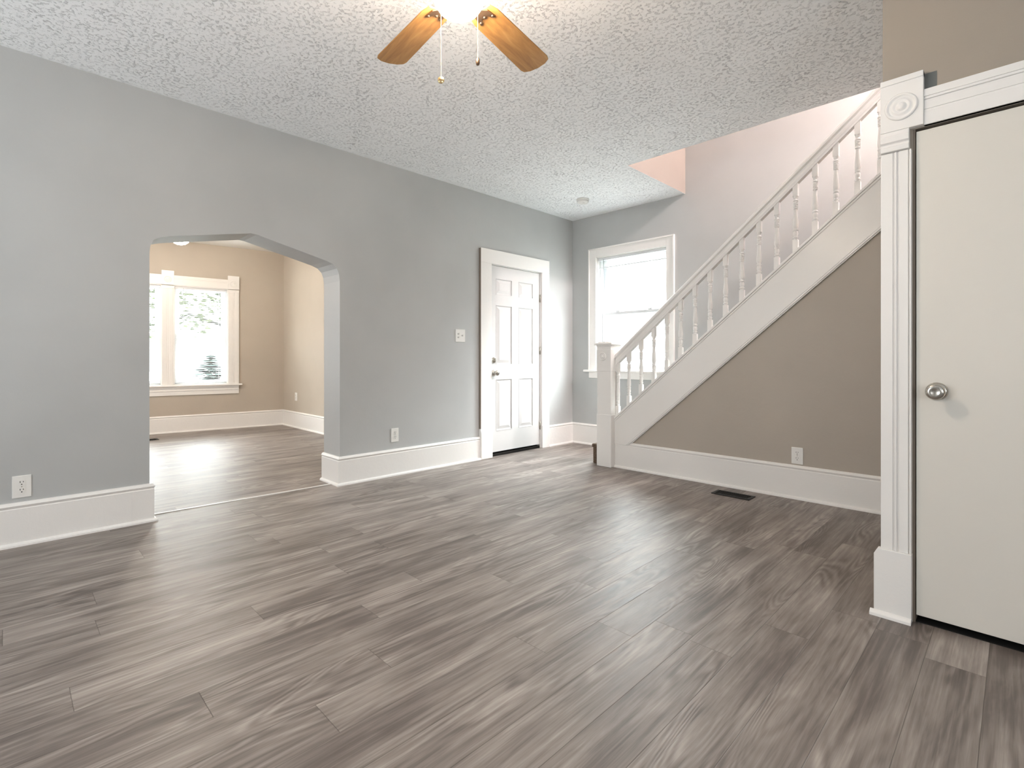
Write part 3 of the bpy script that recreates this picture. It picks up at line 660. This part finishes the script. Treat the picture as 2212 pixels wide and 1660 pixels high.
for x, z in ((-0.026, 0.016), (-0.026, -0.018), (0.024, 0.0)):
    bm = B(); prism(bm, [(0, -0.005), (-0.010, 0.003), (-0.014, 0.008), (-0.012, 0.010), (0, 0.006)], lambda u, v, d: (x + d, -0.0065 + u, z + v), -0.008, 0.008) if False else prism(bm, [(0, -0.005), (-0.014, 0.002), (-0.017, 0.007), (-0.014, 0.010), (0, 0.005)], lambda u, v, d: (x + d, -0.0065 + u, z + v), -0.004, 0.004)
    box(bm, x - 0.010, x + 0.010, -0.0075, -0.0060, z - 0.006, z + 0.006, 1)
    obj('toggle', bm, [M_plate, mat('grey_toggle_slot', (0.30, 0.30, 0.30), 0.5)], sw)
sd = empty('smoke_detector', (-3.293, 4.361, CE)); tag(sd, 'round white smoke detector on the ceiling near the far corner', 'smoke detector')
bm = B(); lathe(bm, [(0, -0.0003), (0.066, -0.0003), (0.068, -0.006), (0.064, -0.014), (0.056, -0.015), (0.055, -0.021), (0.062, -0.022), (0.060, -0.032), (0.050, -0.040), (0.030, -0.043), (0, -0.043)], seg=36); obj('housing', bm, M_plate, sd)
bm = B(); lathe(bm, [(0.010, -0.0425), (0.010, -0.046), (0, -0.047)], (0.02, -0.01, 0), 'Z', 14); obj('test_button', bm, M_plate, sd)
def register(x0, x1, y0, y1, label):
    t = empty('floor_register', ((x0 + x1) / 2, (y0 + y1) / 2, 0)); tag(t, label, 'floor vent', 'floor registers')
    a, b = (x1 - x0) / 2, (y1 - y0) / 2
    bm = B(); holes(bm, -a, a, -b, b, [(-a + 0.022, a - 0.022, -b + 0.024, b - 0.024)], fXY, 0.0003, 0.006); obj('frame', bm, M_black, t, 0.002)
    bm = B(); box(bm, -a + 0.022, a - 0.022, -b + 0.024, b - 0.024, 0.0003, 0.0012, 1)
    along = a > b; L = a if along else b; n = int((2 * L - 0.05) / 0.014)
    for i in range(n):
        c = -L + 0.03 + i * 0.014
        if along: box(bm, c, c + 0.003, -b + 0.024, b - 0.024, 0.001, 0.0035)
        else: box(bm, -a + 0.022, a - 0.022, c, c + 0.003, 0.001, 0.0035)
    obj('grille', bm, [M_black, M_void], t)
register(-1.665, -1.385, 3.812, 3.945, 'black metal floor register in front of the wall under the stairs')
register(-7.83, -7.70, 1.085, 1.385, 'dark floor register in the side room beyond the arch')

# ------------------------------------------------------------------ outdoors
bm = B(); box(bm, -70, 60, -60, 70, -0.62, -0.50); struct(obj('ground', bm, M_pave))
random.seed(4)
def leaves(bm, c, rad, n, s, sq=1.0):
    for _ in range(n):
        while True:
            v = Vector((random.uniform(-1, 1), random.uniform(-1, 1), random.uniform(-1, 1)))
            if 0.15 < v.length < 1: break
        p = Vector(c) + Vector((v.x * rad, v.y * rad, v.z * rad * sq)); q = Matrix.Rotation(random.uniform(0, 6.28), 3, 'Z') @ Matrix.Rotation(random.uniform(-1, 1), 3, 'X')
        w = s * random.uniform(0.6, 1.3)
        bm.faces.new([bm.verts.new(p + q @ Vector(k)) for k in ((-w, 0, 0), (0, -w * 0.5, 0.1 * w), (w, 0, 0), (0, w * 0.5, 0.1 * w))])
t = empty('tree', (-17.6, 5.2, -0.5)); tag(t, 'leafy green tree outside the double window of the side room', 'tree')
bm = B(); br = [((0, 0, 0), (0.1, 0.05, 2.6), 0.16), ((0.1, 0.05, 2.6), (-0.6, 0.9, 4.2), 0.08), ((0.1, 0.05, 2.6), (0.7, -0.9, 4.0), 0.07), ((0.1, 0.05, 2.4), (-0.4, -1.2, 2.9), 0.045), ((-0.4, -1.2, 2.9), (-0.3, -1.9, 2.5), 0.025)]
for a, b, r in br: tube(bm, a, b, r, 8)
obj('trunk', bm, M_bark, t)
bm = B()
for c, r, n in (((0, 0, 4.6), 1.5, 700), ((-0.6, 0.9, 4.1), 1.1, 420), ((0.8, -1.0, 3.9), 1.1, 420), ((0.0, -1.9, 3.1), 0.8, 330), ((0.2, -0.7, 3.1), 0.6, 170), ((0.1, 0.2, 3.3), 0.7, 200), ((0, 1.9, 3.2), 0.8, 200), ((0.1, -1.2, 2.5), 0.45, 90), ((0, -0.2, 2.45), 0.3, 40), ((0.1, -2.3, 2.3), 0.35, 60)): leaves(bm, c, r, n, 0.09)
obj('foliage', bm, M_leaf, t)
t = empty('fir_shrub', (-20.2, 5.15, -0.5)); tag(t, 'small dark blue green fir shrub seen through the lower pane of the side room window', 'shrub')
bm = B(); tube(bm, (0, 0, 0), (0, 0, 1.9), 0.03, 8); obj('trunk', bm, M_bark, t)
bm = B()
for i in range(20):
    z = 0.30 + i * 0.075; r = 1.15 * (1 - (i / 21) ** 1.3) * random.uniform(0.7, 1.1)
    for k in range(34):
        a = random.uniform(0, 6.28); e = Vector((math.cos(a), math.sin(a), 0)); w = Vector((-e.y, e.x, 0)) * 0.09; p = Vector((0, 0, z)); q = e * r * random.uniform(0.7, 1) + Vector((0, 0, z - 0.08))
        bm.faces.new([bm.verts.new(v) for v in (p, q - w, q + e * 0.08, q + w)])
obj('foliage', bm, M_fir, t)
t = empty('neighbor_house', (-11.5, 30.0, -0.5)); tag(t, 'pale sided neighbouring house outside the window behind the staircase', 'house')
bm = B(); box(bm, -5, 5, 0, 7, 0, 4.8)
for i in range(26): box(bm, -5.0, 5.0, -0.012, 0, 0.1 + i * 0.18, 0.115 + i * 0.18)
obj('siding', bm, M_siding, t)
bm = B(); prism(bm, [(-0.5, 4.7), (7.5, 4.7), (3.5, 7.2)], fYZ, -5.3, 5.3); obj('roof', bm, M_roof, t)
